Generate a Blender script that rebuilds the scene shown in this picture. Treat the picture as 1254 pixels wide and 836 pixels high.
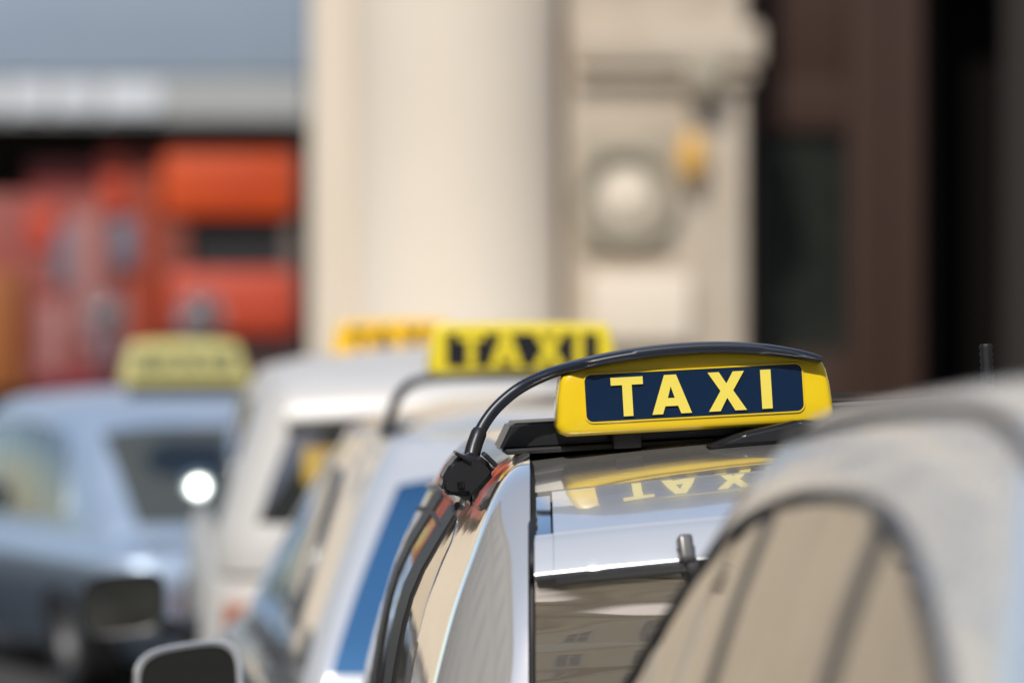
import bpy, bmesh, math, random
from mathutils import Vector, Matrix, Euler
random.seed(4)
R = math.radians
SC = bpy.context.scene
COL = SC.collection
for o in list(bpy.data.objects):
    bpy.data.objects.remove(o)

# ------------------------------------------------------------------ camera, sky, sun
EYE = 1.95
cam_d = bpy.data.cameras.new("camera")
cam = bpy.data.objects.new("camera", cam_d); COL.objects.link(cam)
cam.location = (0, 0, EYE)
cam.rotation_euler = (R(90 - 0.69), 0, 0)
cam_d.lens = 200; cam_d.sensor_width = 36; cam_d.sensor_fit = 'HORIZONTAL'
cam_d.clip_start = 0.1; cam_d.clip_end = 2000
cam_d.dof.use_dof = True; cam_d.dof.focus_distance = 9.98; cam_d.dof.aperture_fstop = 2.55
SC.camera = cam

SUN_AZ, SUN_EL = 16.0, 46.0        # degrees left of straight behind the camera, elevation
sv = Vector((-math.sin(R(SUN_AZ)) * math.cos(R(SUN_EL)), -math.cos(R(SUN_AZ)) * math.cos(R(SUN_EL)), math.sin(R(SUN_EL))))
w = bpy.data.worlds.new("World"); SC.world = w; w.use_nodes = True
nt = w.node_tree
sky = nt.nodes.new('ShaderNodeTexSky'); sky.sky_type = 'NISHITA'; sky.sun_disc = False
sky.sun_elevation = R(SUN_EL); sky.sun_rotation = math.atan2(sv.x, sv.y); sky.air_density = 1.0; sky.dust_density = 0.6
bgn = nt.nodes['Background']; bgn.inputs['Strength'].default_value = 0.15
nt.links.new(sky.outputs[0], bgn.inputs[0])
sl = bpy.data.lights.new("sun", 'SUN'); sl.energy = 3.0; sl.angle = R(0.53); sl.color = (1.0, 0.945, 0.87)
so = bpy.data.objects.new("sun", sl); COL.objects.link(so)
so.rotation_euler = sv.to_track_quat('Z', 'Y').to_euler()
SC.view_settings.view_transform = 'Standard'; SC.view_settings.look = 'None'
SC.view_settings.exposure = 0.20; SC.view_settings.gamma = 1.0
SC.cycles.max_bounces = 8; SC.cycles.glossy_bounces = 5; SC.cycles.caustics_reflective = False

# ------------------------------------------------------------------ materials
MATS = {}
def mat(name, col, rough=0.5, metal=0.0, coat=0.0, ior=1.5, noise=None, bump=None, emit=None, spec=0.5, coat_r=0.02):
    """noise=(scale, colour2, detail, contrast) ; bump=(scale, strength, distance)"""
    if name in MATS: return MATS[name]
    m = bpy.data.materials.new(name); m.use_nodes = True
    n = m.node_tree.nodes; l = m.node_tree.links; b = n['Principled BSDF']
    b.inputs['Base Color'].default_value = (*col, 1); b.inputs['Roughness'].default_value = rough
    b.inputs['Metallic'].default_value = metal; b.inputs['Coat Weight'].default_value = coat
    b.inputs['Coat Roughness'].default_value = coat_r; b.inputs['IOR'].default_value = ior
    b.inputs['Specular IOR Level'].default_value = spec
    tc = n.new('ShaderNodeTexCoord')
    if noise:
        t = n.new('ShaderNodeTexNoise'); t.inputs['Scale'].default_value = noise[0]; t.inputs['Detail'].default_value = noise[2]
        r = n.new('ShaderNodeValToRGB'); k = noise[3]
        r.color_ramp.elements[0].position = 0.5 - k; r.color_ramp.elements[1].position = 0.5 + k
        r.color_ramp.elements[0].color = (*col, 1); r.color_ramp.elements[1].color = (*noise[1], 1)
        l.new(tc.outputs['Object'], t.inputs['Vector']); l.new(t.outputs['Fac'], r.inputs[0]); l.new(r.outputs[0], b.inputs['Base Color'])
    if bump:
        t = n.new('ShaderNodeTexNoise'); t.inputs['Scale'].default_value = bump[0]; t.inputs['Detail'].default_value = 3
        bm_ = n.new('ShaderNodeBump'); bm_.inputs['Strength'].default_value = bump[1]; bm_.inputs['Distance'].default_value = bump[2]
        l.new(tc.outputs['Object'], t.inputs['Vector']); l.new(t.outputs['Fac'], bm_.inputs['Height'])
        l.new(bm_.outputs[0], b.inputs['Normal'])
        if coat: l.new(bm_.outputs[0], b.inputs['Coat Normal'])
    if emit:
        b.inputs['Emission Color'].default_value = (*emit[0], 1); b.inputs['Emission Strength'].default_value = emit[1]
    MATS[name] = m
    return m

def paint(name, col, metal=0.6, rough=0.32):
    m = mat(name, col, rough, metal, coat=1.0, bump=(1.6, 0.12, 0.02))
    n = m.node_tree.nodes; l = m.node_tree.links; b = n['Principled BSDF']
    b.inputs['Coat IOR'].default_value = 1.6
    t = n.new('ShaderNodeTexNoise'); t.inputs['Scale'].default_value = 9; t.inputs['Detail'].default_value = 6
    mr = n.new('ShaderNodeMapRange'); mr.inputs[1].default_value = .35; mr.inputs[2].default_value = .75
    mr.inputs[3].default_value = rough * .85; mr.inputs[4].default_value = rough * 1.25
    tc = n['Texture Coordinate'] if 'Texture Coordinate' in n else n.new('ShaderNodeTexCoord')
    l.new(tc.outputs['Object'], t.inputs['Vector']); l.new(t.outputs['Fac'], mr.inputs[0]); l.new(mr.outputs[0], b.inputs['Roughness'])
    return m

M_silver = paint('silver_white_paint', (.76, .73, .68), .6, .11)
M_white = paint('warm_white_paint', (.64, .62, .58), .0, .6)
M_white.node_tree.nodes['Principled BSDF'].inputs['Coat Roughness'].default_value = .38
M_silver2 = paint('bright_silver_paint', (.64, .66, .68), .25, .2)
M_blue = paint('pale_blue_silver_paint', (.44, .54, .66), .5, .42)
M_grey = paint('foreground_silver_paint', (.58, .65, .74), .2, .26)
M_grey.node_tree.nodes['Principled BSDF'].inputs['Coat Roughness'].default_value = .09
M_blue.node_tree.nodes['Principled BSDF'].inputs['Coat Weight'].default_value = 0
M_fgtrim = mat('weathered_trim', (.045, .038, .032), .5)
M_mirror = mat('mirror_surface', (.22, .22, .19), .08, metal=.9)
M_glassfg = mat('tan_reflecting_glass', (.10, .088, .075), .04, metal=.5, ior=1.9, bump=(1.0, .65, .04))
M_dark = mat('rubber_black', (.012, .012, .013), .55, bump=(90, .2, .001))
M_trim = mat('gloss_black_trim', (.008, .008, .009), .16, coat=.3)
M_black = mat('satin_black_plastic', (.014, .014, .016), .33, noise=(14, (.022, .022, .024), 4, .3), bump=(220, .15, .0006))
M_visor = mat('navy_black_visor', (.012, .016, .026), .36, coat=.0, bump=(160, .06, .0006))
M_glass = mat('tinted_window_glass', (.012, .013, .012), .02, metal=0, coat=0, ior=2.1, bump=(.9, .10, .03))
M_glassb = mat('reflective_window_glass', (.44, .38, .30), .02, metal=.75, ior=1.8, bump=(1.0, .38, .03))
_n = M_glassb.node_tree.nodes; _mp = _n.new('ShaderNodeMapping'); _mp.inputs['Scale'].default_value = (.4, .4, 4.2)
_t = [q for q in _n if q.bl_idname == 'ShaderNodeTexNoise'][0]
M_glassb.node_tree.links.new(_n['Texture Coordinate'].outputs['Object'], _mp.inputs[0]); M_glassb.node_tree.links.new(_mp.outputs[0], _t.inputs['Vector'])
M_glassblue = mat('sky_reflection_blue_glass', (.10, .27, .46), .03, metal=.8, ior=1.8, bump=(.7, .10, .03))  # blue of the reflected sky is put into the glass base colour
M_glass4 = mat('olive_tinted_glass', (.075, .08, .065), .05, ior=1.8)
M_chrome = mat('polished_metal', (.75, .75, .74), .07, metal=1, bump=(6, .1, .002))
M_arm = mat('grey_wiper_metal', (.20, .19, .18), .35, metal=.5)
M_tail = mat('red_tail_lens', (.42, .008, .01), .12, coat=1)
M_orange_l = mat('orange_brown_lens', (.45, .16, .08), .2, coat=1)
M_clear_l = mat('clear_lens', (.62, .62, .62), .12, coat=1)
M_tyre = mat('tyre_rubber', (.018, .018, .018), .8, bump=(60, .3, .003))
M_alloy = mat('alloy_rim', (.12, .12, .125), .55, metal=.5)
M_plate = mat('plate_white', (.75, .75, .72), .35)
M_inner = mat('dark_interior', (.02, .018, .016), .8)
M_yellow = mat('taxi_yellow_plastic', (.90, .60, .008), .30, coat=.5, noise=(5, (.88, .64, .010), 3, .3), bump=(60, .03, .001))
M_navy = mat('navy_sign_panel', (.006, .022, .060), .10, coat=.6, bump=(30, .03, .0008))
M_letter = mat('pale_yellow_letter', (.90, .74, .11), .38)
M_yel2 = mat('taxi_yellow_lemon', (.85, .68, .03), .35, coat=.4)
M_yel3 = mat('taxi_yellow_orange', (.92, .54, .008), .4, coat=.3)
M_let3 = mat('ochre_letter', (.12, .05, .006), .5)
M_yel4 = mat('taxi_pale_yellow', (.66, .60, .22), .4, coat=.3)
M_let4 = mat('olive_letter', (.16, .16, .08), .5)

# ------------------------------------------------------------------ helpers
def link(me, name, m, parent=None, smooth=True, ang=40):
    ob = bpy.data.objects.new(name, me); COL.objects.link(ob)
    if m: me.materials.append(m)
    if parent: ob.parent = parent
    if smooth:
        for p in me.polygons: p.use_smooth = True
        try: me.set_sharp_from_angle(angle=R(ang))
        except Exception: pass
    return ob
def pyd(name, v, f, m, parent=None, smooth=True, ang=40, recalc=True):
    me = bpy.data.meshes.new(name); me.from_pydata([tuple(a) for a in v], [], f); me.update()
    if recalc:
        b = bmesh.new(); b.from_mesh(me); bmesh.ops.remove_doubles(b, verts=b.verts, dist=1e-6)
        bmesh.ops.recalc_face_normals(b, faces=b.faces); b.to_mesh(me); b.free()
    return link(me, name, m, parent, smooth, ang)
def grid_faces(nu, nv, closed_u=False, off=0):
    f = []
    for i in range(nu - (0 if closed_u else 1)):
        for j in range(nv - 1):
            a = i * nv + j; b = ((i + 1) % nu) * nv + j
            f.append((off + a, off + b, off + b + 1, off + a + 1))
    return f
def box(name, c, s, m, parent=None, bevel=0.0, seg=2, rot=None):
    b = bmesh.new(); bmesh.ops.create_cube(b, size=1)
    for v in b.verts: v.co = Vector((v.co.x * s[0], v.co.y * s[1], v.co.z * s[2]))
    if bevel: bmesh.ops.bevel(b, geom=list(b.edges), offset=bevel, segments=seg, affect='EDGES', profile=.6)
    M = Matrix.Translation(c) @ (Euler(rot).to_matrix().to_4x4() if rot else Matrix())
    bmesh.ops.transform(b, matrix=M, verts=b.verts)
    me = bpy.data.meshes.new(name); b.to_mesh(me); b.free()
    return link(me, name, m, parent, bool(bevel), 45)
def tube(name, pts, rad, m, parent=None, n=14, flat=1.0, cap=True):
    pts = [Vector(p) for p in pts]
    rs = rad if isinstance(rad, (list, tuple)) else [rad] * len(pts)
    v = []; up = Vector((0, 0, 1)); f = []
    prev = None
    for i, p in enumerate(pts):
        t = (pts[min(i + 1, len(pts) - 1)] - pts[max(i - 1, 0)]).normalized()
        if prev is None:
            a = t.cross(up); a = a if a.length > .01 else t.cross(Vector((1, 0, 0))); a.normalize()
        else:
            a = (prev - t * prev.dot(t)).normalized()
        prev = a; bb = t.cross(a).normalized()
        for k in range(n):
            th = 2 * math.pi * k / n
            v.append(p + a * math.cos(th) * rs[i] + bb * math.sin(th) * rs[i] * flat)
    for i in range(len(pts) - 1):
        for k in range(n):
            f.append((i * n + k, i * n + (k + 1) % n, (i + 1) * n + (k + 1) % n, (i + 1) * n + k))
    if cap:
        f.append(tuple(range(n))); f.append(tuple(range((len(pts) - 1) * n, len(pts) * n)))
    return pyd(name, v, f, m, parent, ang=50)
def cr(pts, n=8):
    """Catmull-Rom through points (any dimension)"""
    P = [tuple(p) for p in pts]; P = [P[0]] + P + [P[-1]]; out = []
    for i in range(1, len(P) - 2):
        for k in range(n):
            t = k / n
            out.append(tuple(.5 * ((2 * P[i][d]) + (-P[i-1][d] + P[i+1][d]) * t + (2*P[i-1][d] - 5*P[i][d] + 4*P[i+1][d] - P[i+2][d]) * t*t
                       + (-P[i-1][d] + 3*P[i][d] - 3*P[i+1][d] + P[i+2][d]) * t**3) for d in range(len(P[0]))))
    out.append(P[-2]); return out
def lin(tab, t):
    if t <= tab[0][0]: return tab[0][1]
    for a, b in zip(tab, tab[1:]):
        if t <= b[0]: return a[1] + (b[1] - a[1]) * (t - a[0]) / (b[0] - a[0])
    return tab[-1][1]
def lathe(name, prof, m, parent=None, n=32, c=(0, 0, 0), axis='z', ang=40):
    v = []
    for i in range(n):
        th = 2 * math.pi * i / n
        for r, h in prof:
            if axis == 'z': p = (c[0] + r * math.cos(th), c[1] + r * math.sin(th), c[2] + h)
            elif axis == 'x': p = (c[0] + h, c[1] + r * math.cos(th), c[2] + r * math.sin(th))
            else: p = (c[0] + r * math.cos(th), c[1] + h, c[2] + r * math.sin(th))
            v.append(p)
    return pyd(name, v, grid_faces(n, len(prof), True), m, parent, ang=ang)
def empty(name, loc=(0, 0, 0), rot=(0, 0, 0)):
    o = bpy.data.objects.new(name, None); COL.objects.link(o); o.location = loc; o.rotation_euler = rot; o.empty_display_size = .2
    return o
def tag(o, label=None, cat=None, group=None, kind=None):
    if label: o['label'] = label
    if cat: o['category'] = cat
    if group: o['group'] = group
    if kind: o['kind'] = kind
    return o
def prism(name, poly, y0, y1, m, parent=None, bevel=0):
    """polygon in (x,z) extruded from y0 to y1"""
    n = len(poly)
    v = [(x, y0, z) for x, z in poly] + [(x, y1, z) for x, z in poly]
    f = [tuple(range(n)), tuple(range(n, 2 * n))] + [(i, (i + 1) % n, n + (i + 1) % n, n + i) for i in range(n)]
    me = bpy.data.meshes.new(name); me.from_pydata(v, [], f)
    b = bmesh.new(); b.from_mesh(me); bmesh.ops.recalc_face_normals(b, faces=b.faces)
    if bevel: bmesh.ops.bevel(b, geom=list(b.edges), offset=bevel, segments=3, affect='EDGES')
    b.to_mesh(me); b.free()
    return link(me, name, m, parent, bool(bevel), 35)
def extruded(name, loops, depth, m, parent=None):
    """flat shape with holes, in xz, facing -y, front at y=0"""
    cu = bpy.data.curves.new(name, 'CURVE'); cu.dimensions = '2D'; cu.fill_mode = 'BOTH'; cu.extrude = depth / 2
    for lp in loops:
        s = cu.splines.new('POLY'); s.points.add(len(lp) - 1); s.use_cyclic_u = True
        for p, q in zip(s.points, lp): p.co = (q[0], q[1], 0, 1)
    o = bpy.data.objects.new(name, cu); COL.objects.link(o)
    dg = bpy.context.evaluated_depsgraph_get(); dg.update()
    me = bpy.data.meshes.new_from_object(o.evaluated_get(dg)); bpy.data.objects.remove(o)
    me.transform(Matrix.Translation((0, depth / 2, 0)) @ Matrix.Rotation(R(90), 4, 'X')); me.name = name
    return link(me, name, m, parent, False)

# ------------------------------------------------------------------ car shell
class Shell:
    """slices stacked in z: (z, y_rear, y_front, half_width, r_rear, r_front, bow_rear, bow_front, bulge)"""
    def __init__(s, keys, n=7):
        s.keys = keys; s.rows = cr(keys, n)
    def at(s, z):
        r = s.rows
        if z <= r[0][0]: return r[0]
        for a, b in zip(r, r[1:]):
            if z <= b[0]:
                t = (z - a[0]) / max(1e-6, b[0] - a[0]); return tuple(p + (q - p) * t for p, q in zip(a, b))
        return r[-1]
    def side(s, y, z):
        _, yr, yf, hw, rr, rf, br, bf, bu = s.at(z)
        x = hw
        if y < yr + rr: d = min(rr, yr + rr - y); x = hw - rr + math.sqrt(max(0, rr * rr - d * d))
        elif y > yf - rf: d = min(rf, y - (yf - rf)); x = hw - rf + math.sqrt(max(0, rf * rf - d * d))
        return x + bu * (1 - ((y - (yr + yf) / 2) / ((yf - yr) / 2)) ** 2)
    def rear(s, x, z):
        _, yr, yf, hw, rr, rf, br, bf, bu = s.at(z)
        y = yr - br * (1 - (x / hw) ** 2)
        if abs(x) > hw - rr: d = min(rr, abs(x) - (hw - rr)); y += rr - math.sqrt(rr * rr - d * d)
        return y
    def front(s, x, z):
        _, yr, yf, hw, rr, rf, br, bf, bu = s.at(z)
        y = yf + bf * (1 - (x / hw) ** 2)
        if abs(x) > hw - rf: d = min(rf, abs(x) - (hw - rf)); y -= rf - math.sqrt(rf * rf - d * d)
        return y
    def outline(s, row, nr=26, nc=14, ns=30):
        z, yr, yf, hw, rr, rf, br, bf, bu = row
        h = []
        for i in range(nr): h.append(((hw - rr) * i / nr, yr))
        for i in range(nc): a = R(-90 + 90 * i / nc); h.append((hw - rr + rr * math.cos(a), yr + rr + rr * math.sin(a)))
        for i in range(ns): h.append((hw, yr + rr + (yf - rf - yr - rr) * i / ns))
        for i in range(nc): a = R(90 * i / nc); h.append((hw - rf + rf * math.cos(a), yf - rf + rf * math.sin(a)))
        for i in range(nr + 1): h.append(((hw - rf) * (1 - i / nr), yf))
        ym = (yr + yf) / 2; L = (yf - yr) / 2; o = []
        for x, y in h:
            wr = max(0, 1 - (y - yr) / (rr + .001)) if y < ym else 0
            wf = max(0, 1 - (yf - y) / (rf + .001)) if y > ym else 0
            k = 1 - min(1, (x / hw)) ** 2
            y2 = y - br * k * min(1, wr) + bf * k * min(1, wf)
            x2 = x + (bu * (1 - ((y - ym) / L) ** 2) if x > 0 else 0) * min(1, x / (hw * .8))
            o.append((x2, y2))
        return o + [(-x, y) for x, y in reversed(o[1:-1])]
    def mesh(s, crown, cap_n=14, bottom=True, warp=None):
        V = []; rows = []
        for r in s.rows: rows.append([(x, y, r[0]) for x, y in s.outline(r)])
        top = rows[-1]; zt = s.rows[-1][0]; ym = (s.rows[-1][1] + s.rows[-1][2]) / 2
        for i in range(1, cap_n):
            t = i / cap_n; q = 1 - t ** 1.5 * .97
            rows.append([(x * q, ym + (y - ym) * (q ** .8), zt + crown * (1 - (1 - t ** 1.5) ** 2)) for x, y, z in top])
        n = len(top)
        for rw in rows: V += rw
        F = grid_faces(len(rows), n)
        for i in range(len(rows) - 1): F.append((i * n + n - 1, (i + 1) * n + n - 1, (i + 1) * n, i * n))
        F.append(tuple(range((len(rows) - 1) * n, len(rows) * n)))
        if bottom: F.append(tuple(range(n - 1, -1, -1)))
        if warp: V = [warp(*p) for p in V]
        return V, F
def make_shell(name, sh, crown, m, parent, warp=None, second=None, crown2=.03):
    V, F = sh.mesh(crown, warp=warp)
    if second:
        V2, F2 = second.mesh(crown2); k = len(V); V += V2; F += [tuple(i + k for i in f) for f in F2]
    return pyd(name, V, F, m, parent, ang=38)

def side_patch(name, sh, sgn, y0, y1, zlo, zhi, m, parent, off=.004, n=26, k=10, depth=.008):
    V = []
    for i in range(n + 1):
        y = y0 + (y1 - y0) * i / n; a = zlo(y); b = max(zhi(y), a + .002)
        for j in range(k + 1):
            z = a + (b - a) * j / k; V.append((sgn * (sh.side(y, z) + off), y, z))
    F = grid_faces(n + 1, k + 1)
    N = len(V); V += [(x - sgn * depth, y, z) for x, y, z in V]
    bd = [i * (k + 1) for i in range(n + 1)] + [n * (k + 1) + j for j in range(1, k + 1)] + [i * (k + 1) + k for i in range(n - 1, -1, -1)] + [j for j in range(k - 1, 0, -1)]
    for a, b in zip(bd, bd[1:] + bd[:1]): F.append((a, b, b + N, a + N))
    return pyd(name, V, F, m, parent, ang=50)
def side_line(name, sh, sgn, pts, r, m, parent, off=.004):
    return tube(name, [(sgn * (sh.side(y, z) + off), y, z) for y, z in pts], r, m, parent, n=8)
def end_patch(name, fn, x0, x1, zlo, zhi, m, parent, off=-.004, n=24, k=12, depth=.01, wz=None):
    V = []
    for i in range(n + 1):
        x = x0 + (x1 - x0) * i / n; a = zlo(x); b = zhi(x); u = -1 + 2 * i / n
        for j in range(k + 1):
            z = a + (b - a) * j / k
            if wz: x = u * wz(z)
            V.append((x, fn(x, z) + off, z))
    F = grid_faces(n + 1, k + 1)
    N = len(V); d = depth if off < 0 else -depth
    V += [(x, y + d, z) for x, y, z in V]
    bd = [i * (k + 1) for i in range(n + 1)] + [n * (k + 1) + j for j in range(1, k + 1)] + [i * (k + 1) + k for i in range(n - 1, -1, -1)] + [j for j in range(k - 1, 0, -1)]
    for a, b in zip(bd, bd[1:] + bd[:1]): F.append((a, b, b + N, a + N))
    return pyd(name, V, F, m, parent, ang=50)

def wheel(parent, x, y, r=.31, sg=1, paint_m=None):
    t = lathe('wheel', [(r * .62, -.10), (r * .93, -.105), (r, -.08), (r, .08), (r * .93, .105), (r * .62, .10)], M_tyre, parent, 36, (x, y, r), 'x')
    rim = lathe('rim', [(.001, .045 * sg), (r * .2, .06 * sg), (r * .25, .02 * sg), (r * .55, .03 * sg), (r * .62, .085 * sg), (r * .64, .085 * sg), (r * .64, -.02)], M_alloy, t, 36, (x, y, r), 'x')
    return t
def door_mirror(parent, x, y, z, sg, shell_m, glass_m, wd=.24, ht=.17):
    """mirror on an arm; x = outer centre of the housing"""
    pts = []
    mm = tube('mirror_arm', [(x - sg * (wd * .42), y + .03, z - ht * .35), (x - sg * (wd * .6), y + .04, z - ht * .42), (x - sg * (wd * .85), y + .05, z - ht * .5)], [.03, .032, .04], M_black, parent, 10)
    # housing: rounded outline lofted back to front
    def ol(s, yy, n=40):
        o = []
        for i in range(n):
            a = 2 * math.pi * i / n; c, q = math.cos(a), math.sin(a)
            e = .55
            ux = math.copysign(abs(c) ** e, c) * wd / 2 * s; uz = math.copysign(abs(q) ** e, q) * ht / 2 * s
            uz += sg * -ux * .10; 
            if ux * sg < 0 and uz < 0: uz *= 1.0
            o.append((x + ux, yy, z + uz))
        return o
    rings = [(.90, y), (.99, y - .004), (1.02, y + .01), (1.0, y + .04), (.88, y + .075), (.62, y + .10), (.25, y + .112), (.01, y + .114)]
    V = []
    for s, yy in rings: V += ol(s, yy)
    n = 40; F = []
    for i in range(len(rings) - 1):
        for k in range(n): F.append((i * n + k, i * n + (k + 1) % n, (i + 1) * n + (k + 1) % n, (i + 1) * n + k))
    h = pyd('mirror_housing', V, F, shell_m, parent)
    V = ol(.9, y + .004); V.append((x, y + .003, z)); V2 = ol(.9, y + .01)
    F = [(k, (k + 1) % n, n) for k in range(n)]
    pyd('mirror_glass', V, F, M_mirror, h, smooth=False)
    return h

def lower_parts(root, sh, L, hw, m, belt, wb=(.85, 3.45), wr=.31):
    for sg in (-1, 1):
        for y in wb:
            wheel(root, sg * (hw - .075), y, wr, sg)
            V = []; n = 24
            arch = [(sg * (hw + .012), y + (wr + .05) * math.cos(math.pi * i / n), wr + (wr + .05) * math.sin(math.pi * i / n)) for i in range(n + 1)]
            tube('wheel_arch', arch, .022, M_dark, root, 8)
    box('rear_bumper', (0, .07, .45), (hw * 1.86, .20, .26), m, root, .06, 4)
    box('front_bumper', (0, L - .07, .42), (hw * 1.80, .22, .28), m, root, .06, 4)
    box('number_plate', (0, -.042, .50), (.52, .012, .11), M_plate, root, .003)

# ------------------------------------------------------------------ taxi signs
def letters_TAXI(cap, track):
    """four glyphs as lists of loops, cap height 1 -> scaled; returns [(name, loops)], total width"""
    s = .248
    T = ([[(0, 1), (.83, 1), (.83, 1 - .20), (.83/2 + s/2, 1 - .20), (.83/2 + s/2, 0), (.83/2 - s/2, 0), (.83/2 - s/2, 1 - .20), (0, 1 - .20)]], .83)
    wA = 1.02; ap = .155
    A = ([[(0, 0), (.275, 0), (.345, .20), (wA - .345, .20), (wA - .275, 0), (wA, 0), (wA/2 + ap, 1), (wA/2 - ap, 1)],
          [(.42, .405), (wA/2, .70), (wA - .42, .405)]], wA)
    wX = .98
    X = ([[(0, 0), (.30, 0), (wX/2, .335), (wX - .30, 0), (wX, 0), (wX - .325, .515), (wX - .02, 1), (wX - .31, 1), (wX/2, .70), (.31, 1), (.02, 1), (.325, .515)]], wX)
    I = ([[(0, 0), (.27, 0), (.27, 1), (0, 1)]], .27)
    out = []; x = 0
    for (g, wd), tk in zip((T, A, X, I), (.45, 1.0, .9, 0)):
        out.append([[(x + px * cap, pz * cap) for px, pz in lp] for lp in g]); x += wd * cap + track * tk
    return out, x
def rrect(x0, z0, x1, z1, r, n=6):
    o = []
    for cx, cz, a0 in ((x1 - r, z1 - r, 0), (x0 + r, z1 - r, 90), (x0 + r, z0 + r, 180), (x1 - r, z0 + r, 270)):
        for i in range(n + 1): a = R(a0 + 90 * i / n); o.append((cx + r * math.cos(a), cz + r * math.sin(a)))
    return o
def sign_body(root, W, H, arch, taper, D, m, bev=.012, skew=0):
    """rounded housing, bottom width W, arched top; front at y=0, bottom at z=0"""
    n = 20; top = []
    r = .018
    h = W / 2
    def topz(x): return H - arch * (x / h) ** 2
    base = [(-h + r, 0), (h - r, 0), (h - r * .3, r * .3), (h, r)]
    tx = h - taper
    base += [(h - taper * .5, H * .5), (tx, topz(tx) - r), (tx - r * .3, topz(tx) - r * .3)]
    base += [((tx - r) * (1 - 2 * i / n), topz((tx - r) * (1 - 2 * i / n))) for i in range(n + 1)]
    base += [(-tx + r * .3, topz(tx) - r * .3), (-tx, topz(tx) - r), (-h + taper * .5, H * .5), (-h, r), (-h + r * .3, r * .3)]
    cx, cz = 0, H / 2
    def ring(ins, y, kz=1):
        o = []
        for x, z in base:
            sx = (h - ins) / h; sz = (H / 2 - ins * kz) / (H / 2)
            z2 = cz + (z - cz) * sz; o.append((x * sx, y + z2 * .10, z2))
        return o
    rings = [(.040, 0.0), (bev, 0.0), (bev * .55, bev * .12), (bev * .2, bev * .42), (0, bev), (0, D * .5), (0, D - bev), (bev * .3, D - bev * .3), (bev, D), (.04, D)]
    V = []
    for ins, y in rings: V += ring(ins, y)
    N = len(base); F = []
    for i in range(len(rings) - 1):
        for k in range(N): F.append((i * N + k, i * N + (k + 1) % N, (i + 1) * N + (k + 1) % N, (i + 1) * N + k))
    F.append(tuple(range(N))); F.append(tuple(range((len(rings) - 1) * N, len(rings) * N)))
    return pyd('sign_housing', V, F, m, root, ang=55)
def make_sign(W, H, label, body_m, panel_m, letter_m, panel=True, pw=.77, ph=.64, pz=.17, cap=.50, tr=.055, arch=.018, taper=.008, D=.10, group='lit roof signs on the taxis', lean=.10):
    root = empty('taxi_sign'); tag(root, label, 'taxi sign', group)
    hs = sign_body(root, W, H, arch, taper, D, body_m)
    px = W * pw / 2; z0 = H * pz; z1 = z0 + H * ph
    sh = Matrix(((1, 0, 0, 0), (0, 1, lean, 0), (0, 0, 1, 0), (0, 0, 0, 1)))
    if panel:
        p = extruded('sign_panel', [rrect(-px, z0, px, z1, .012)], .003, panel_m, root)
        p.data.transform(Matrix.Translation((0, -.0018, 0)) @ sh)
        q = extruded('panel_edge', [rrect(-px - .0025, z0 - .0025, px + .0025, z1 + .0025, .0145), rrect(-px, z0, px, z1, .012)][:2], .0022, body_m, root)
        q.data.transform(Matrix.Translation((0, -.0028, 0)) @ sh)
    gl, tw = letters_TAXI(cap * H, tr)
    zc = (z0 + z1) / 2 - cap * H / 2
    for g in gl:
        o = extruded('letter', g, .0010, letter_m, root)
        o.data.transform(Matrix.Translation((-tw / 2 - W * .01, -.0026, zc)) @ sh)
        o.data.transform(Matrix.Translation((0, -zc * 0, 0)))
    return root

# ================================================================== SETTING
def struct(o): tag(o, kind='structure'); return o
M_asph = mat('asphalt', (.050, .050, .052), .85, noise=(3, (.075, .074, .072), 8, .25), bump=(40, .5, .01))
M_pave = mat('pavement_stone', (.26, .24, .21), .75, noise=(2, (.33, .31, .28), 6, .3), bump=(25, .3, .005))
M_kerb = mat('kerb_stone', (.30, .29, .27), .7, noise=(6, (.22, .21, .2), 6, .3), bump=(40, .3, .004))
g = pyd('ground', [(-600, -600, -.012), (600, -600, -.012), (600, 600, -.012), (-600, 600, -.012)], [(0, 1, 2, 3)], M_asph, smooth=False); struct(g)
LANE = math.atan(.070)
def lane(lat, y):   # point at lateral offset from the row's centre line, distance y
    return (1.27 - .070 * y + lat, y)
a = lane(.55, -14); b = lane(.55, 42.5)
rd = pyd('road', [(-9.5, -18, 0), (a[0], -18, 0), (b[0], 42, 0), (-9.5, 42, 0)], [(0, 1, 2, 3)], M_asph, smooth=False); struct(rd)
V = [(a[0] + .15, -18, 0), (11, -18, 0), (11, 42, 0), (b[0] + .15, 42, 0)]
V += [(x, y, .10) for x, y, z in V]
struct(pyd('pavement', V, [(4, 5, 6, 7), (0, 1, 5, 4), (1, 2, 6, 5), (2, 3, 7, 6), (3, 0, 4, 7)], M_pave, smooth=False))
kb = empty('kerb', (0, 0, 0)); struct(kb)
kme = None
for i in range(58):
    y0 = -17.5 + i * 1.0
    x0 = a[0] + (b[0] - a[0]) * (y0 + .5 + 18) / 60 + .075
    if kme is None:
        ko = box('kerb_stone', (0, 0, .055), (.145, .985, .11), M_kerb, kb, .012, 2); kme = ko.data
    else:
        ko = bpy.data.objects.new('kerb_stone', kme); COL.objects.link(ko); ko.parent = kb
    ko.location = (x0, y0 + .5, 0); ko.rotation_euler = (0, 0, math.atan((a[0] - b[0]) / 60))
fp = box('far_pavement', (0, 43.6, .05), (60, 3.1, .13), M_pave); struct(fp)
lp_ = box('left_pavement', (-11.2, 12, .05), (3.2, 58, .13), M_pave); struct(lp_)

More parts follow.
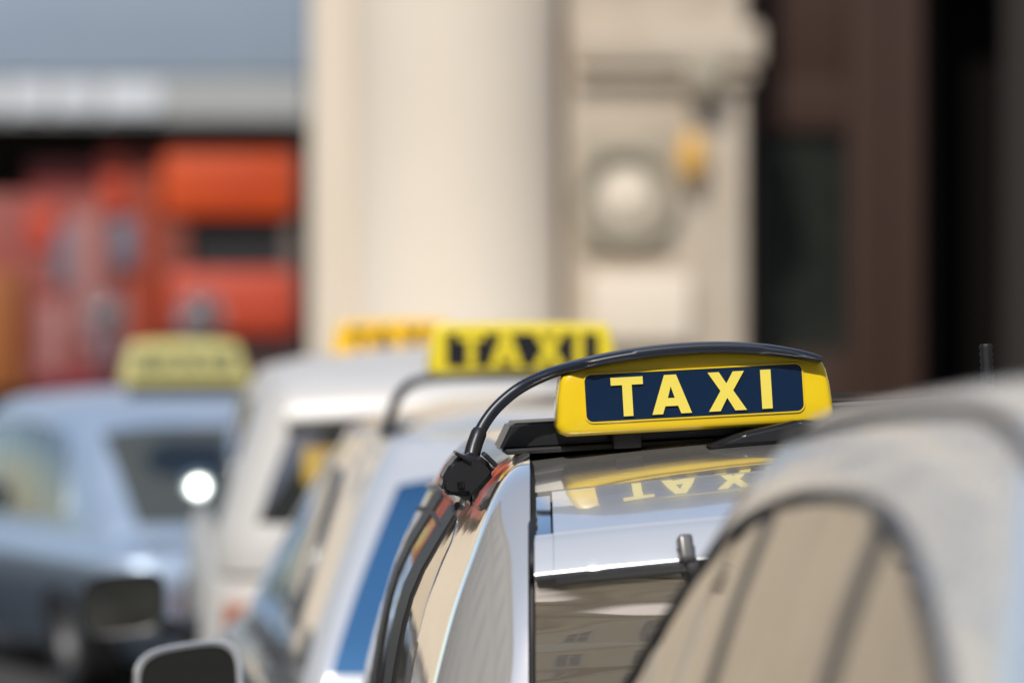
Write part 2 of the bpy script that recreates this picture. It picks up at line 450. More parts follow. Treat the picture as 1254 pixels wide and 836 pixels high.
M_stucco = mat('cream_stucco', (.80, .66, .48), .85, noise=(.7, (.72, .58, .41), 6, .3), bump=(20, .2, .01))
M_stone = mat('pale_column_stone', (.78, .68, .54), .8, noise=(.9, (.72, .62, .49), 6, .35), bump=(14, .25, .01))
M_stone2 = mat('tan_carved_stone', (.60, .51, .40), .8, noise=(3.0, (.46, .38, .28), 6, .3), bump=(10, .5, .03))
M_stone3 = mat('greenish_brown_stone', (.44, .38, .29), .85, noise=(4, (.28, .25, .18), 6, .3))  # darker greenish brown stone for the medallion ring, field and bracket
M_band_b = mat('brown_render_band', (.26, .15, .08), .8)
M_band_g = mat('light_render_band', (.82, .76, .66), .8)
M_wood = mat('dark_red_wood', (.030, .0095, .003), .75, noise=(4, (.040, .0135, .0045), 6, .35), bump=(12, .3, .01))
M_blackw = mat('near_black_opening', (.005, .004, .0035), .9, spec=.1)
M_doorg = mat('old_door_glass', (.012, .014, .012), .12, noise=(2.5, (.024, .026, .02), 5, .25), ior=1.5)
M_frame = mat('window_frame_white', (.62, .60, .55), .5)
M_pane = mat('building_pane', (.03, .045, .07), .04, ior=1.9)
M_roof = mat('roof_tiles', (.20, .09, .06), .8)

# -- surrounding buildings (they show in the cars' paint and glass)
def windows(parent, nx, nz, x0, dx, z0, dz, place, wd=1.1, ht=1.9, skip=()):
    """place(u, z) -> matrix for a window centred at u along the wall, facing local -y"""
    fb = bmesh.new()
    for c, s in (((0, 0, ht/2), (wd + .3, .16, .14)), ((0, 0, -ht/2), (wd + .4, .22, .12)), ((-wd/2, 0, 0), (.12, .14, ht)), ((wd/2, 0, 0), (.12, .14, ht)), ((0, 0, 0), (.07, .1, ht)), ((0, 0, ht*.18), (wd, .09, .06))):
        r = bmesh.ops.create_cube(fb, size=1)
        for v in r['verts']: v.co = Vector((v.co.x * s[0] + c[0], v.co.y * s[1] + c[1], v.co.z * s[2] + c[2]))
    fm = bpy.data.meshes.new('window_frame'); fb.to_mesh(fm); fb.free(); fm.materials.append(M_frame)
    pb = bmesh.new(); r = bmesh.ops.create_cube(pb, size=1)
    for v in r['verts']: v.co = Vector((v.co.x * (wd - .1), v.co.y * .03, v.co.z * (ht - .1)))
    pm = bpy.data.meshes.new('pane'); pb.to_mesh(pm); pb.free(); pm.materials.append(M_pane)
    for i in range(nx):
        for k in range(nz):
            f = bpy.data.objects.new('window', fm); COL.objects.link(f); f.parent = parent
            f.matrix_local = place(x0 + i * dx, z0 + k * dz)
            p = bpy.data.objects.new('pane', pm); COL.objects.link(p); p.parent = f
def building(name, label, c, size, nx, nz, face, wallm, z0=2.6):
    r = empty(name, (c[0], c[1], 0)); tag(r, label, 'building')
    box('wall', (0, 0, size[2] / 2), size, wallm, r)
    box('cornice', (0, 0, size[2] + .2), (size[0] + .8, size[1] + .8, .4), M_stone2, r, .08)
    box('string_course', (0, 0, 4.6), (size[0] + .2, size[1] + .2, .3), M_stone2, r, .05)
    if face == '+y': pl = lambda u, z: Matrix.Translation((u, size[1] / 2 + .02, z)) @ Matrix.Rotation(math.pi, 4, 'Z'); ln = size[0]
    elif face == '-y': pl = lambda u, z: Matrix.Translation((u, -size[1] / 2 - .02, z)); ln = size[0]
    elif face == '+x': pl = lambda u, z: Matrix.Translation((size[0] / 2 + .02, u, z)) @ Matrix.Rotation(R(90), 4, 'Z'); ln = size[1]
    else: pl = lambda u, z: Matrix.Translation((-size[0] / 2 - .02, u, z)) @ Matrix.Rotation(R(-90), 4, 'Z'); ln = size[1]
    dx = ln / nx; dz_ = (size[2] - 1.5) / nz
    for k in range(nz):
        zz = z0 + k * dz_
        box('floor_band', (0, 0, zz + 1.75), (size[0] + .10, size[1] + .10, .28), M_stone2, r)
        box('sill_band', (0, 0, zz - 1.25), (size[0] + .06, size[1] + .06, .5), M_band_b if k % 2 else M_band_g, r)
    windows(r, nx, nz, -ln / 2 + dx / 2, dx, z0, (size[2] - 1.5) / nz, pl)
    return r
building('town_house', 'cream town house behind the taxi rank, mirrored in the car glass', (-6, -27, 0), (44, 8, 26), 14, 7, '+y', M_stucco)
building('town_house', 'long cream terrace along the left side of the street', (-17, 4, 0), (8, 52, 14), 15, 4, '+x', M_stucco)
building('town_house', 'tan terrace along the right side of the street', (15.5, 4, 0), (8, 52, 13), 14, 4, '-x', M_stone2)

# -- background facade with column, pilaster and dark door; d = distance of each layer
K = 6967.0
def X(px, d): return (px - 627) / K * d
def Z(py, d): return EYE - (py - 334) / K * d
D = 45.0
fac = empty('column_building', (0, D, 0)); tag(fac, 'pale stone building front with round column and carved pilaster behind the taxis', 'building')
def fbox(name, x0, x1, z0, z1, y0, y1, m, par=fac, bevel=0):
    oy = D if par is fac else 0
    return box(name, ((x0 + x1) / 2, (y0 + y1) / 2 - oy, (z0 + z1) / 2), (x1 - x0, y1 - y0, z1 - z0), m, par, bevel)
xl, xr = X(377, D), X(915, D)
fbox('back_wall', xl, xr, 0, 16, D + .9, D + 5, M_stone)
fbox('half_pilaster', xl + .005, X(432, D), 0, 12, D + .35, D + .95, M_stone, bevel=.03)
ccx = (X(428, D) + X(688, D)) / 2; crd = (X(688, D) - X(428, D)) / 2
lathe('column_shaft', [(crd * 1.25, 0), (crd * 1.25, .5), (crd * 1.1, .6), (crd * 1.12, .75), (crd * 1.0, .9), (crd, 3), (crd * .97, 7), (crd * .9, 10.5), (crd * 1.2, 11), (crd * 1.25, 12)], M_stone, fac, 64, (ccx, .55, 0))
# pilaster
px0, px1 = X(694, D), X(913, D)
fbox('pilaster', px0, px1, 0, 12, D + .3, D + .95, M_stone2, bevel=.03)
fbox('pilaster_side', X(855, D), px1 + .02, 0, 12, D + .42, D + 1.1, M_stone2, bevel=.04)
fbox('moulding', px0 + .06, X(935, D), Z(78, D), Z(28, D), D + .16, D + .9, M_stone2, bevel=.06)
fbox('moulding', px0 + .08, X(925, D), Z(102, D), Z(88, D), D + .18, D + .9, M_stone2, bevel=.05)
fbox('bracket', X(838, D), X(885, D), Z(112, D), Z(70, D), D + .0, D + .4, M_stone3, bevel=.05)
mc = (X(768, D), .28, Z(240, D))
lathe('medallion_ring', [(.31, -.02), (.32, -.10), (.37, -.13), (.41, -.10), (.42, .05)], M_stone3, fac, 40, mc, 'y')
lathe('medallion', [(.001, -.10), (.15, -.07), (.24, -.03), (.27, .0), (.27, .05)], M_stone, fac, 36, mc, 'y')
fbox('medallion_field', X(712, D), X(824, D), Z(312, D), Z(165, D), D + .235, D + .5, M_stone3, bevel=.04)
fbox('panel_block', X(722, D), X(848, D), Z(420, D), Z(335, D), D + .14, D + .5, M_stone, bevel=.05)
lamp = lathe('amber_lamp', [(.001, .20), (.05, .19), (.09, .12), (.11, 0), (.09, -.13), (.04, -.19), (.001, -.20)], mat('amber_glass', (.72, .40, .07), .4), None, 24, (X(848, D), D + .16, Z(192, D)))
tag(lamp, 'small amber yellow lamp on the carved pilaster beside the round medallion', 'lamp')
# dark door
DD = D + 1.6
door = empty('wooden_door', (X(1020, DD), DD, 0)); tag(door, 'tall dark reddish wooden door with a murky glass pane, right of the pilaster', 'door')
dx = X(1020, DD)
def dbox(name, a, b, z0, z1, y0, y1, m, bevel=.02): return box(name, ((a + b) / 2 - dx, (y0 + y1) / 2, (z0 + z1) / 2), (b - a, y1 - y0, z1 - z0), m, door, bevel)
dbox('stile', X(905, DD), X(925, DD), 0, 5.5, 0, .2, M_wood); dbox('stile', X(1038, DD), X(1085, DD), 0, 5.5, 0, .2, M_wood); dbox('stile', X(1088, DD), X(1128, DD), 0, 5.5, .03, .25, M_wood)
dbox('top_rail', X(925, DD), X(1038, DD), Z(160, DD), Z(95, DD), .01, .2, M_wood); dbox('transom', X(925, DD), X(1038, DD), Z(96, DD), Z(-60, DD), .06, .2, M_wood)
dbox('bottom_rail', X(925, DD), X(1038, DD), 0, Z(432, DD), .01, .2, M_wood); dbox('glass_pane', X(924, DD), X(1040, DD), Z(433, DD), Z(158, DD), .1, .14, M_doorg, 0)
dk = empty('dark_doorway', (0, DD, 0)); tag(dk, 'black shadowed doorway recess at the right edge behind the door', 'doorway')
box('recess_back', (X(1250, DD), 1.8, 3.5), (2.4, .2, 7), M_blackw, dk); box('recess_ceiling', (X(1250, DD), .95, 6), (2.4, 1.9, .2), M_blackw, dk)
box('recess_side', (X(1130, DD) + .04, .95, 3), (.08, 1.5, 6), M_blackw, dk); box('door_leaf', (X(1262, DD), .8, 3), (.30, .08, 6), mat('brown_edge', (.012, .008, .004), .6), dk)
fr = empty('facade_block', (8, D + 3.4, 0)); tag(fr, 'stone building front beyond the dark doorway, at the right of the street', 'building')
box('wall', (1.8, 0, 8), (10, 4, 16), M_stone2, fr); windows(fr, 5, 5, -2.2, 2.0, 2.4, 2.9, lambda u, z: Matrix.Translation((u + 1.8 - 1.2 + .2, -2.03, z)), wd=1.0, ht=1.8)
box('lintel', (-3.9 - 1.2, 0, 10.35), (4.3, 3.2, 10), M_stone2, fr)

# -- shop on the left, farther back
S = 60.0
shop = empty('corner_shop', (-4, S, 0)); tag(shop, 'corner shop front with blue grey canopy and pale sign band on the left', 'shop')
def sb(name, x0, x1, y0, y1, dy0, dy1, m, par=shop, bevel=0.0):
    ox, oy = (-4, S)
    return box(name, ((X(x0, S) + X(x1, S)) / 2 - ox, (dy0 + dy1) / 2, (Z(y0, S) + Z(y1, S)) / 2), (X(x1, S) - X(x0, S), dy1 - dy0, Z(y0, S) - Z(y1, S)), m, par, bevel)
M_can = mat('blue_grey_canopy', (.26, .31, .38), .55, noise=(.6, (.31, .37, .44), 4, .3))
M_band = mat('pale_grey_band', (.38, .38, .36), .6, noise=(2, (.42, .42, .41), 3, .3))
M_bandw = mat('white_band_lettering', (.66, .68, .70), .6, noise=(3, (.56, .58, .60), 2, .2))
M_shade = mat('dark_shop_inside', (.075, .07, .058), .8, noise=(1.5, (.10, .09, .075), 3, .3))
M_orr = mat('orange_red_panel', (.72, .10, .006), .5, noise=(.9, (.50, .045, .008), 4, .3))
M_red = mat('red_panel', (.50, .055, .018), .5, noise=(1.5, (.55, .07, .03), 4, .3))
M_red2 = mat('dull_red_poster', (.26, .035, .026), .6, noise=(1.6, (.33, .11, .085), 4, .22))
M_pink = mat('pinkish_poster_print', (.40, .15, .13), .6, noise=(2, (.30, .16, .15), 4, .3))
M_bluep = mat('grey_blue_print', (.14, .15, .19), .5)
M_org2 = mat('orange_brown_panel', (.30, .09, .018), .6)
M_crim = mat('crimson_skirt', (.17, .008, .014), .6)
sb('building_back', -400, 400, -900, 700, 3.0, 6, M_shade)
sb('canopy', -150, 378, -90, 92, .0, 3.0, M_can, bevel=.05)
sb('sign_band', -150, 376, 96, 150, -.10, .5, M_band, bevel=.03)
sb('upper_wall', -1400, 378, -1300, -92, .1, 3.0, M_stucco)
sb('side_wall', -1400, -152, -90, 700, .1, 3.0, M_stucco)
for x0, x1 in ((-60, 6), (18, 60), (68, 120), (130, 200)):
    sb('pale_lettering_block', x0, x1, 102, 142, -.15, -.08, M_bandw, bevel=.02)
windows(shop, 9, 3, -14.5, 1.9, 6.2, 2.6, lambda u, z: Matrix.Translation((u + 2, .06, z)), wd=.85, ht=1.5)
sb('brick_pier', 345, 380, 152, 700, 1.2, 3, mat('brown_pier', (.10, .085, .065), .7))
kiosk = empty('red_kiosk', (-4, S, 0)); tag(kiosk, 'orange red kiosk with a wide dark window left of the pale column', 'kiosk')
sb('upper_panel', 196, 362, 178, 266, .2, 1.0, M_orr, kiosk, .12)
sb('lower_panel', 200, 364, 330, 412, .15, 1.0, M_red, kiosk, .14)
sb('window_opening', 226, 348, 264, 332, .45, .9, mat('kiosk_dark_window', (.022, .022, .022), .4), kiosk)
sb('side_post', 192, 228, 264, 334, .3, .95, mat('maroon_post', (.22, .05, .03), .5), kiosk)
sb('side_post', 346, 362, 264, 334, .35, .95, mat('grey_post', (.16, .12, .10), .5), kiosk)
sb('base', 180, 368, 410, 700, .3, 1.1, mat('dark_maroon_base', (.05, .02, .018), .6), kiosk)
sb('door_edge', 158, 194, 186, 700, .4, 1.2, mat('deep_red_edge', (.30, .035, .005), .5), kiosk, .05)
post = empty('poster_stand', (-4, S, 0)); tag(post, 'red poster covered stand with pinkish print at the left edge', 'display stand')
sb('board', -60, 160, 236, 478, .5, .9, M_red2, post, .05)
sb('board_top', 30, 160, 196, 240, .5, .9, mat('dark_red_top', (.22, .03, .022), .6), post, .05)
sb('print_patch', 30, 66, 250, 305, .44, .5, M_red, post, .02); sb('print_patch', 84, 120, 262, 420, .43, .5, M_pink, post, .02)
sb('print_patch', 62, 84, 276, 350, .44, .5, M_bluep, post, .02); sb('print_patch', 134, 166, 268, 328, .36, .5, M_bluep, post, .04)
sb('print_patch', 120, 152, 182, 262, .42, .5, M_red, post, .04); sb('print_patch', 44, 74, 372, 458, .43, .5, M_pink, post, .02)
sb('print_patch', 104, 146, 380, 450, .42, .5, mat('mauve_print', (.24, .13, .14), .6), post, .04)
sb('orange_strip', -60, 22, 330, 480, .30, .5, M_org2, post, .03); sb('crimson_foot', 40, 140, 455, 482, .36, .5, M_crim, post, .02)
M_globe = mat('pale_glass_globe', (.42, .36, .36), .08, ior=1.5, noise=(5, (.50, .45, .46), 3, .3))  # globes added to stand in for blurred highlight discs, not real lamps
M_globe.node_tree.nodes['Principled BSDF'].inputs['Transmission Weight'].default_value = .75
for i, (px, py, rr_, lb) in enumerate(((245, 387, .235, 'added round pale glass globe as a highlight disc above the leftmost taxi sign'), (131, 386, .20, 'added round dim glass globe as a highlight disc left of the leftmost taxi sign'))):
    gl_ = empty('highlight_globe', (X(px, 56), 56, Z(py, 56))); tag(gl_, lb, 'lamp', 'added highlight globes in front of the red shop')
    lathe('globe', [(max(.001, rr_ * math.sin(math.pi * k / 16)), rr_ * math.cos(math.pi * k / 16)) for k in range(17)], M_globe, gl_, 32)
    tube('globe_post', [(0, 0, -rr_), (0, 0, -Z(py, 56))], .03, M_dark, gl_, 10)

# ================================================================== CARS
def place(root, anchor, target, yaw, roll=0.0, pitch=0.0, z=None):
    """turn the car, then shift it so that the local anchor lands on target"""
    e = Euler((R(pitch), R(roll), R(yaw)), 'XYZ'); Mx = e.to_matrix()
    p = Mx @ Vector(anchor); t = Vector(target)
    root.rotation_euler = e
    root.location = (t.x - p.x, t.y - p.y, t.z - p.z if z is None else z)

# ---- generic estate / hatch body
def std_car(root, L, hw, belt, roof, rear_y, glass_top_y, hw_top, paint_m, glass_m, rearwin, sides, crown=.05, rr=.15, bow=.05, front_gh=3.3, hood=.95, extra=None, n=7, bulge=.05, trims=True, warp=None, under=False, mirrors=True, mirror_m=None, belt_keys=None):
    zb = belt
    low = Shell([(.18, .08, L - .10, hw * .93, .18, .25, .06, .12, .01), (.30, .02, L - .03, hw * .98, .2, .3, .07, .14, .01), (.55, .0, L, hw, .22, .34, .08, .16, .01),
                 (.75, .02, L - .05, hw * .995, .22, .36, .08, .18, .01), (zb - .10, .06, L - .18, hw * .975, .22, .38, .08, .2, .01), (zb - .02, .14, L - .45, hw * .93, .24, .42, .08, .2, .01)], 6)
    if under:
        low = Shell([(.18, .08, L - .10, hw * .70, .18, .25, .06, .12, .01), (.32, .02, L - .03, hw * .82, .2, .3, .07, .14, .01), (.50, .0, L, hw * .94, .22, .34, .08, .16, .01),
                     (.62, .02, L - .05, hw * .99, .22, .36, .08, .18, .01), (zb - .06, .06, L - .18, hw * .97, .22, .38, .08, .2, .01), (zb - .01, .14, L - .45, hw * .92, .24, .42, .08, .2, .01)], 6)
    dz = roof - zb
    yr = lambda t: rear_y + (glass_top_y - rear_y) * t
    gh = Shell(belt_keys or [(zb - .12, yr(-.05), L - .9, hw * .955, rr, .3, bow, .2, 0), (zb, yr(0), L - 1.05, hw * .94, rr, .3, bow, .2, .01),
                (zb + dz * .35, yr(.33), L - 1.45, hw * .94 + (hw_top - hw * .94) * .33, rr, .3, bow, .18, bulge * .5),
                (zb + dz * .68, yr(.70), L - 1.82, hw * .94 + (hw_top - hw * .94) * .72, rr, .3, bow, .16, bulge),
                (zb + dz * .88, yr(1.0), L - 2.05, hw_top, rr, .3, bow, .14, bulge),
                (zb + dz * .965, yr(1.0) + .06, L - 2.14, hw_top - .035, rr, .3, bow, .12, bulge),
                (roof, yr(1.0) + .14, L - 2.24, hw_top - .10, rr * .8, .25, bow * .7, .1, bulge)], n)
    make_shell('body', gh, crown, paint_m, root, warp, low, .05)
    return gh, low

def dress(root, gh, low, hw, L, belt, roof, glass_m, ws=True):
    """windscreen, right-side glazing etc., mostly out of view"""
    dz = roof - belt
    if ws:
        end_patch('windscreen', gh.front, -hw * .72, hw * .72, lambda x: belt + .02, lambda x: belt + dz * .82, glass_m, root, off=.004)
    lower_parts(root, low, L, hw, [c for c in root.children if c.name.startswith('body')][0].data.materials[0], belt)

# =============== A. the focused taxi =========================================
main = empty('taxi_car'); tag(main, 'silver white taxi in sharp focus with the large TAXI sign on its roof', 'car', 'taxis queueing at the rank')
L = 4.4; zb = 1.02
# tailgate profile (y, z), local: roof end -> spoiler -> lip
PROF1 = cr([(1.25, 1.664), (1.05, 1.650), (.86, 1.633), (.70, 1.6190), (.54, 1.6005)], 6)
def cz(x): return .020 * (x / .56) ** 2
def cy(x): return .045 * (x / .56) ** 2
def prof_z(y):
    T = [(.16, 1.47), (.20, 1.50), (.27, 1.53), (.54, 1.584), (.70, 1.609), (.86, 1.630), (1.05, 1.652), (1.25, 1.668), (1.8, 1.70)]
    return lin(T, y)
GLASS_LO, GLASS_HI = (.055, 1.00), (.172, 1.485)
def glass_y(z): return GLASS_LO[0] + (GLASS_HI[0] - GLASS_LO[0]) * (z - GLASS_LO[1]) / (GLASS_HI[1] - GLASS_LO[1])
XG = .563
def xg(y, z): return .56 + .056 * max(0, .85 - y) + .05 * max(0, 1.62 - z)
def cut_opening(ob):
    """the tailgate opening in the rear of the shell"""
    b = bmesh.new(); b.from_mesh(ob.data)
    for v in b.verts: v.co.x *= .56 / xg(v.co.y, v.co.z)
    for co, no in (((XG, 0, 0), (1, 0, 0)), ((-XG, 0, 0), (1, 0, 0)), ((0, 1.22, 0), (0, 1, 0)), ((0, 0, 1.0), (0, 0, 1))):
        bmesh.ops.bisect_plane(b, geom=list(b.verts) + list(b.edges) + list(b.faces), plane_co=co, plane_no=no, dist=1e-5)
    kill = [f for f in b.faces if abs(f.calc_center_median().x) < XG and f.calc_center_median().y < 1.22 and f.calc_center_median().z > 1.0]
    bmesh.ops.delete(b, geom=kill, context='FACES')
    for v in b.verts: v.co.x *= xg(v.co.y, v.co.z) / .56
    b.to_mesh(ob.data); b.free()
    for p in ob.data.polygons: p.use_smooth = True
    ob.data.set_sharp_from_angle(angle=R(38))
bk = [(zb - .14, .02, L - .9, .850, .17, .3, .04, .2, 0), (zb, .06, L - 1.0, .838, .17, .3, .04, .2, .01),
      (1.20, .12, L - 1.2, .792, .165, .3, .04, .2, .03), (1.38, .18, L - 1.45, .732, .155, .3, .03, .18, .045), (1.50, .245, L - 1.62, .688, .14, .3, .03, .16, .015),
      (1.565, .31, L - 1.72, .662, .125, .3, .03, .15, -.01), (1.605, .38, L - 1.8, .638, .11, .3, .03, .14, -.025), (1.628, .46, L - 1.86, .610, .09, .3, .03, .12, -.03), (1.636, .52, L - 1.9, .584, .07, .3, .03, .12, -.03)]
gh, low = std_car(main, L, .875, zb, 1.64, .06, .3, .62, M_silver, M_glass, None, None, crown=.055, belt_keys=bk, n=8)
cut_opening([c for c in main.children if c.name.startswith('body')][0])
box('boot_interior', (0, 1.3, 1.22), (1.05, 1.9, .60), M_inner, main)
# sweep of a (y,z) profile over x
def sweep(name, prof, x0, x1, m, parent, nx=40, closed=False, ang=30, dyf=cy, dzf=cz, wf=xg):
    V = []
    for i in range(nx + 1):
        x = x0 + (x1 - x0) * i / nx
        for y, z in prof: V.append((x * wf(y, z) / .56, y + dyf(x) - .045, z - dzf(x)))
    np_ = len(prof); F = grid_faces(nx + 1, np_)
    if closed:
        for i in range(nx): F.append((i * np_ + np_ - 1, (i + 1) * np_ + np_ - 1, (i + 1) * np_, i * np_))
        F.append(tuple(range(np_))); F.append(tuple(range(nx * np_, (nx + 1) * np_)))
    return pyd(name, V, F, m, parent, ang=ang)
def closed_prof(top, th):
    return top + [(y, z - th) for y, z in reversed(top)]
tg = sweep('roof_panel', closed_prof([(y, z) for y, z in PROF1], .02), -.556, .556, M_silver, main, closed=True)
SP = cr([(.532, 1.5985), (.45, 1.5870), (.36, 1.5725), (.27, 1.5563), (.215, 1.5448)], 6)
LIP = [(.213, 1.5435)] + cr([(.209, 1.5410), (.188, 1.5330), (.165, 1.5190), (.147, 1.503), (.134, 1.487), (.1315, 1.482)], 5)
sp = sweep('rear_spoiler', SP + LIP + [(.150, 1.474), (.20, 1.482), (.40, 1.535), (.532, 1.570)], -.528, .528, M_silver2, main, closed=True, ang=24)
sweep('spoiler_lip', LIP + [(.150, 1.4735), (.18, 1.4815), (.209, 1.505)], -.557, -.5285, M_silver2, main, nx=4, closed=True, ang=24)
sweep('spoiler_lip', LIP + [(.150, 1.4735), (.18, 1.4815), (.209, 1.505)], .5285, .557, M_silver2, main, nx=4, closed=True, ang=24)
for sg in (-1, 1):
    xa, xb = sorted((sg * .5315, sg * .556))
    sweep('spoiler_end', [(.528, 1.5945), (.40, 1.5755), (.27, 1.5530), (.215, 1.5400), (.210, 1.51), (.50, 1.56)], xa, xb, M_chrome, main, nx=5, closed=True, ang=30)
    pr = [(1.25, 1.672), (.86, 1.634), (.54, 1.603), (.36, 1.575), (.215, 1.545), (.165, 1.50), (.19, 1.47)] + [(glass_y(z) + .004, z) for z in (1.4, 1.3, 1.2, 1.1, 1.0)]
    tube('tailgate_seal', [(sg * (xg(y, z) + .001), y + .0, z - .024) for y, z in cr(pr, 4)], .0065, M_dark, main, 8)
# rear window and lower tailgate
zs = [1.482 - .45 * i / 14 for i in range(15)]
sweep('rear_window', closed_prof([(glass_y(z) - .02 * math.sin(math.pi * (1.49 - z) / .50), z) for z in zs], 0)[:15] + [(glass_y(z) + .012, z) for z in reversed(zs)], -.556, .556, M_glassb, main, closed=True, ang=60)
zs2 = [1.026 - .5 * i / 8 for i in range(9)]
sweep('tailgate', [(glass_y(z) - .03 - .05 * (1.03 - z), z) for z in zs2] + [(.2, zs2[-1]), (.2, 1.026)], -.556, .556, M_silver, main, closed=True)
# wiper hanging from the spoiler
wp = tube('wiper_arm', cr([(-.362, .100, 1.500), (-.350, .100, 1.470), (-.325, .100, 1.42), (-.295, .098, 1.34), (-.26, .115, 1.25)], 5), [.012, .013, .013, .013, .012, .012, .011, .011, .010, .010, .010, .010, .010, .009, .009, .009, .009, .008, .008, .008, .007], M_arm, main, 8)
box('wiper_cap', (-.358, .102, 1.494), (.024, .03, .045), M_arm, main, .007, 3, (R(-20), 0, R(8)))
tube('wiper_blade', [(-.365, .148, 1.47), (-.35, .135, 1.40), (-.31, .118, 1.28), (-.27, .10, 1.17)], .006, M_dark, wp, 6)
# left and right side glass
zt = lambda y: lin([(.70, 1.10), (.74, 1.32), (.80, 1.44), (.88, 1.50), (1.0, 1.530), (1.3, 1.543), (2.0, 1.545), (2.6, 1.52), (2.9, 1.44), (3.3, 1.2), (3.5, 1.07)], y)
zl = lambda y: 1.065
for sg in (-1, 1):
    side_patch('quarter_window', gh, sg, .74, 1.12, zl, lambda y: zt(y) - .012, M_glassb, main, off=.002)
    side_patch('side_window', gh, sg, 1.40, 1.80, zl, lambda y: zt(y) - .012, M_glassb, main, off=.002)
    side_patch('side_window', gh, sg, 2.13, 2.95, zl, lambda y: zt(y) - .012, M_glassb, main, off=.002)
    side_patch('door_pillar', gh, sg, 1.122, 1.398, zl, lambda y: zt(y) - .012, M_dark, main, off=.007)
    side_patch('door_pillar', gh, sg, 1.802, 2.128, zl, lambda y: zt(y) - .012, M_dark, main, off=.006)
    side_line('window_trim', gh, sg, [(y / 20, zt(y / 20)) for y in range(24, 70)], .006, M_trim, main, .006)
    side_line('window_seal', gh, sg, [(y / 20, zt(y / 20) - .045) for y in range(26, 62)], .005, M_dark, main, .002)
    side_line('door_gap', gh, sg, [(1.23, 1.60 - k * .05) for k in range(12)], .004, M_dark, main, .001)
    side_line('belt_trim', gh, sg, [(.70 + k * .1, 1.06) for k in range(28)], .012, M_trim, main, .003)
    box('tail_light', (sg * .745, .10, .90), (.15, .14, .30), M_tail, main, .04, 4)
dress(main, gh, low, .875, L, zb, 1.64, M_glass)
door_mirror(main, -1.20, 3.20, 1.09, -1, M_silver2, M_glass, .235, .19)
door_mirror(main, 1.10, 3.10, 1.085, 1, M_silver2, M_glass, .27, .19)
# black roof cross bar
bp = [(-.612, 1.640), (-.586, 1.688), (.586, 1.688), (.612, 1.640)]
rb = prism('roof_bar', bp, .96, 1.16, M_black, main, .006)
box('roof_bar_edge', (0, 1.0, 1.6385), (1.20, .16, .010), M_dark, main, .003)
box('roof_bar_foot', (-.45, 1.05, 1.632), (.06, .12, .03), M_dark, main, .004); box('roof_bar_foot', (.45, 1.05, 1.632), (.06, .12, .03), M_dark, main, .004)
# antenna fin and rod
fin = prism('antenna_fin', [(-.26, 1.630), (-.19, 1.654), (-.09, 1.672), (.02, 1.655), (.08, 1.630)], .80, .90, M_black, main, .008)
tube('antenna', [(.268, .98, 1.645 + k * .006) for k in range(24)], [.0100 if k % 2 else .0125 for k in range(24)], M_dark, main, 10)
place(main, (-.56, .85, 1.625), (X(651, 9.97), 9.97, Z(563, 9.97)), 3.0, -3.0)
MAINM = None

# sign on it
bpy.context.view_layer.update()
sg1 = make_sign(.490, .1395, 'sharp yellow roof sign with navy TAXI panel under a black arched visor', M_yellow, M_navy, M_letter, pw=.782, ph=.592, pz=.170, cap=.490, tr=.030, arch=.030, taper=.010, D=.105)
SX, SY, SZ = -.268, .85, 1.662
# visor: blade that follows the arched top and continues into the bent arm
vp = [(-.665, .85, 1.628), (-.655, .865, 1.660), (-.640, .875, 1.690), (-.612, .885, 1.722), (-.570, .892, 1.752), (-.515, .895, 1.7745), (-.45, .895, 1.789), (-.38, .895, 1.7985), (-.30, .895, 1.804), (-.22, .895, 1.8035), (-.15, .895, 1.797), (-.09, .895, 1.7865), (-.042, .895, 1.7735)]
vp = [Vector((x - SX, y - SY, z - SZ)) for x, y, z in cr(vp, 5)]
V = []; nn = 16
for i, p in enumerate(vp):
    t = (vp[min(i + 1, len(vp) - 1)] - vp[max(i - 1, 0)]).normalized()
    u = i / (len(vp) - 1)
    wy = lin([(0, .0110), (.33, .0110), (.42, .03), (.5, .062), (1, .062)], u); hz = lin([(0, .0110), (.36, .0105), (.5, .0100), (.6, .0110), (.85, .0110), (.97, .0085), (1, .006)], u)
    nrm = Vector((-t.z, 0, t.x)).normalized()
    for k in range(nn):
        th = 2 * math.pi * k / nn; c, s_ = math.cos(th), math.sin(th); e = .55 if u > .45 else .8
        V.append(p + Vector((0, 1, 0)) * math.copysign(abs(c) ** e, c) * wy + nrm * math.copysign(abs(s_) ** e, s_) * hz + Vector((0, 0, 0)))
F = []
for i in range(len(vp) - 1):
    for k in range(nn): F.append((i * nn + k, i * nn + (k + 1) % nn, (i + 1) * nn + (k + 1) % nn, (i + 1) * nn + k))
F.append(tuple(range(nn))); F.append(tuple(range((len(vp) - 1) * nn, len(vp) * nn)))
pyd('visor_arm', V, F, M_visor, sg1, ang=50)
def SL(x, y, z): return (x - SX, y - SY, z - SZ)
sv1 = tube('arm_sleeve', [SL(*p) for p in cr([(-.676, .842, 1.600), (-.668, .846, 1.625), (-.660, .858, 1.652), (-.647, .872, 1.681)], 4)], [.0135] * 3 + [.0145] * 6 + [.0142] * 3 + [.0125], M_black, sg1, 16)
